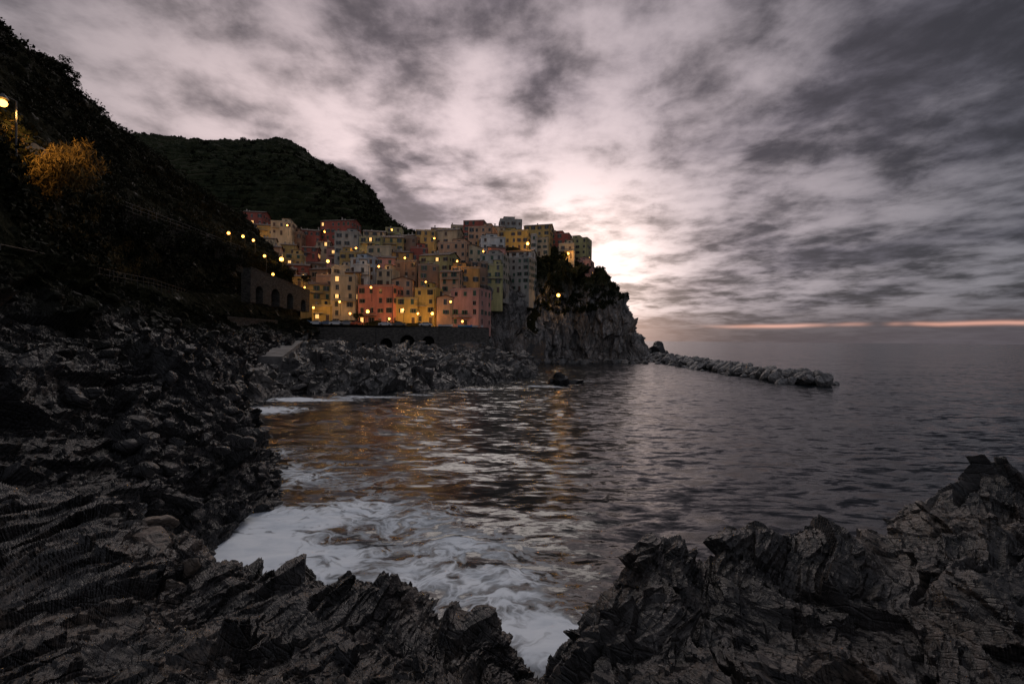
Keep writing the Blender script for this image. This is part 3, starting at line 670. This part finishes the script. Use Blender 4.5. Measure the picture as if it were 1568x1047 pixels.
def boat(p,rz,col,L_=4.5):
    e=empty('rowing_boat',p,rz); st=[(-.5,.30,.1),(-.25,.42,0),(.1,.45,0),(.35,.3,.05),(.5,.02,.25)]; v=[];f=[]
    for x,w,l in st:
        x*=L_; v+= [(x,-w*1.6,.65+l),(x,-w*1.1,.15+l*.5),(x,0,l*.4),(x,w*1.1,.15+l*.5),(x,w*1.6,.65+l)]
    for i in range(4):
        for j in range(4): a=i*5+j; f.append((a,a+1,a+6,a+5))
    f.append((0,1,2,3,4)); mb=MB(); mb.v=v; mb.f=f; mb.make('hull',plain('boat_paint',col,.4,.1),e)
    s=MB()
    for x in(-.2,.12): s.box(x*L_,x*L_+.3,-.62,.62,.48,.53)
    s.make('seats',M_door,e)
for px,py,d,rz,c in [(455,515,120,.9,(.1,.25,.5)),(442,521,110,.8,(.6,.6,.6)),(682,503,140,.3,(.65,.65,.65)),(712,500,143,.2,(.1,.25,.5)),(428,530,98,1.0,(.6,.6,.58)),(730,500,146,.5,(.6,.6,.6))]:
    p=S(px,py,d); p.z=12.82 if d>130 else p.z+.1
    boat(p,rz,c)

# ------------------------------------------------------------ sky
w=bpy.data.worlds.new('World'); sc.world=w; w.use_nodes=True; t=NT(w.node_tree); bg=t.n['Background']
tc=t.n.new('ShaderNodeTexCoord').outputs['Generated']; d=t.vm('NORMALIZE',tc); s=t.sep(d)
z=t.m('MAXIMUM',s[2],0.0); zc=t.m('ADD',z,.13); u=t.m('DIVIDE',s[0],zc); v=t.m('DIVIDE',s[1],zc)
ca_,sa=math.cos(.15),math.sin(.15)
u2=t.m('SUBTRACT',t.m('MULTIPLY',u,ca_),t.m('MULTIPLY',v,sa)); v2=t.m('ADD',t.m('MULTIPLY',u,sa),t.m('MULTIPLY',v,ca_))
n1=t.noise(t.comb(u2,t.m('MULTIPLY',v2,.80),21.4),1.35,9,.54,.15)
n2=t.noise(t.comb(u2,v2,8.1),4.0,9,.58,.15)
n0=t.noise(t.comb(u2,t.m('MULTIPLY',v2,.6),5.2),.5,3,.5,.2)
az=t.m('DIVIDE',s[0],t.m('MAXIMUM',s[1],.05))
def glow(vec,p):
    q=Vector(vec).normalized(); return t.m('POWER',t.m('MAXIMUM',t.vm('DOT_PRODUCT',d,tuple(q)),0.0),p)
c=t.m('ADD',t.m('ADD',t.m('MULTIPLY',n1,.50),t.m('MULTIPLY',n2,.32)),t.m('MULTIPLY',n0,.18))
c=t.m('ADD',c,t.m('ADD',t.m('MULTIPLY',t.mr(az,.15,.9),.045),t.m('MULTIPLY',glow((-.20,1,.35),160),.05)))
c=t.m('ADD',c,t.m('MULTIPLY',t.mr(z,.38,.60),.03))
c=t.m('SUBTRACT',c,t.m('ADD',t.m('MULTIPLY',glow((-.55,1,.26),26),.03),t.m('MULTIPLY',glow((.04,1,.28),60),.03)))
c=t.mr(c,.400,.585)
dv=t.mr(n2,.35,.65,1.45,.65)
g1=glow((.06,1,.24),6.5); g2=glow((-.50,1,.26),11); gt=glow((.165,1,.14),75); gb=t.m('MAXIMUM',t.m('MULTIPLY',s[1],-1),0.0); gu=t.mr(z,.68,1.0)
def addc(*terms):
    r=None
    for f,c_ in terms:
        x=t.vm('SCALE',c_,f) if f is not None else c_
        if r is None:
            n=t.n.new('ShaderNodeVectorMath'); n.operation='ADD'; n.inputs[1].default_value=(0,0,0); t._in(n.inputs[0],x); r=n.outputs[0]
        else: r=t.vm('ADD',r,x)
    return r
Lc=addc((None,(.145,.152,.178)),(g1,(.62,.475,.475)),(g2,(.50,.37,.345)),(gt,(1.0,.78,.64)),(gb,(.30,.31,.36)),(gu,(.15,.15,.17)))
Dc=addc((None,(.048,.049,.061)),(g1,(.13,.098,.112)),(g2,(.15,.115,.115)),(gt,(.62,.46,.38)),(gb,(.22,.225,.26)),(gu,(.12,.12,.135)))
Dc=t.vm('SCALE',Dc,dv)
skyc=t.mix(c,Lc,Dc)
hz=t.mr(z,.085,.015); hazec=addc((None,(.086,.076,.092)),(gt,(.8,.50,.40)),(g2,(.35,.26,.25)))
skyc=t.mix(t.m('MULTIPLY',hz,.88),skyc,hazec)
sl=t.m('MULTIPLY',t.m('SUBTRACT',t.m('ADD',z,t.m('MULTIPLY',t.noise(t.comb(az,0,0),3,3,.5),.012)),.0375),300.0)
slit=t.m('MULTIPLY',t.m('EXPONENT',t.m('MULTIPLY',t.m('MULTIPLY',sl,sl),-1)),t.m('MULTIPLY',t.mr(az,.38,.56),t.mr(t.noise(t.comb(az,0,5),3.2,3,.5),.40,.52)))
skyc=t.vm('ADD',skyc,t.vm('SCALE',(.58,.27,.18),slit))
sk=t.n.new('ShaderNodeTexSky'); sk.sky_type='NISHITA'; sk.sun_disc=False; sk.sun_elevation=math.radians(10); sk.sun_rotation=math.radians(2)
tot=t.vm('ADD',t.vm('SCALE',skyc,10.0),t.vm('SCALE',sk.outputs[0],.02))
t._in(bg.inputs[0],tot); bg.inputs[1].default_value=.1
sl_=bpy.data.lights.new('sun','SUN'); sl_.energy=.5; sl_.angle=math.radians(22); sl_.color=(1,.9,.84)
so=bpy.data.objects.new('sun',sl_); link(so); so.rotation_euler=Vector((.05,-1,-.85)).to_track_quat('-Z','Y').to_euler()
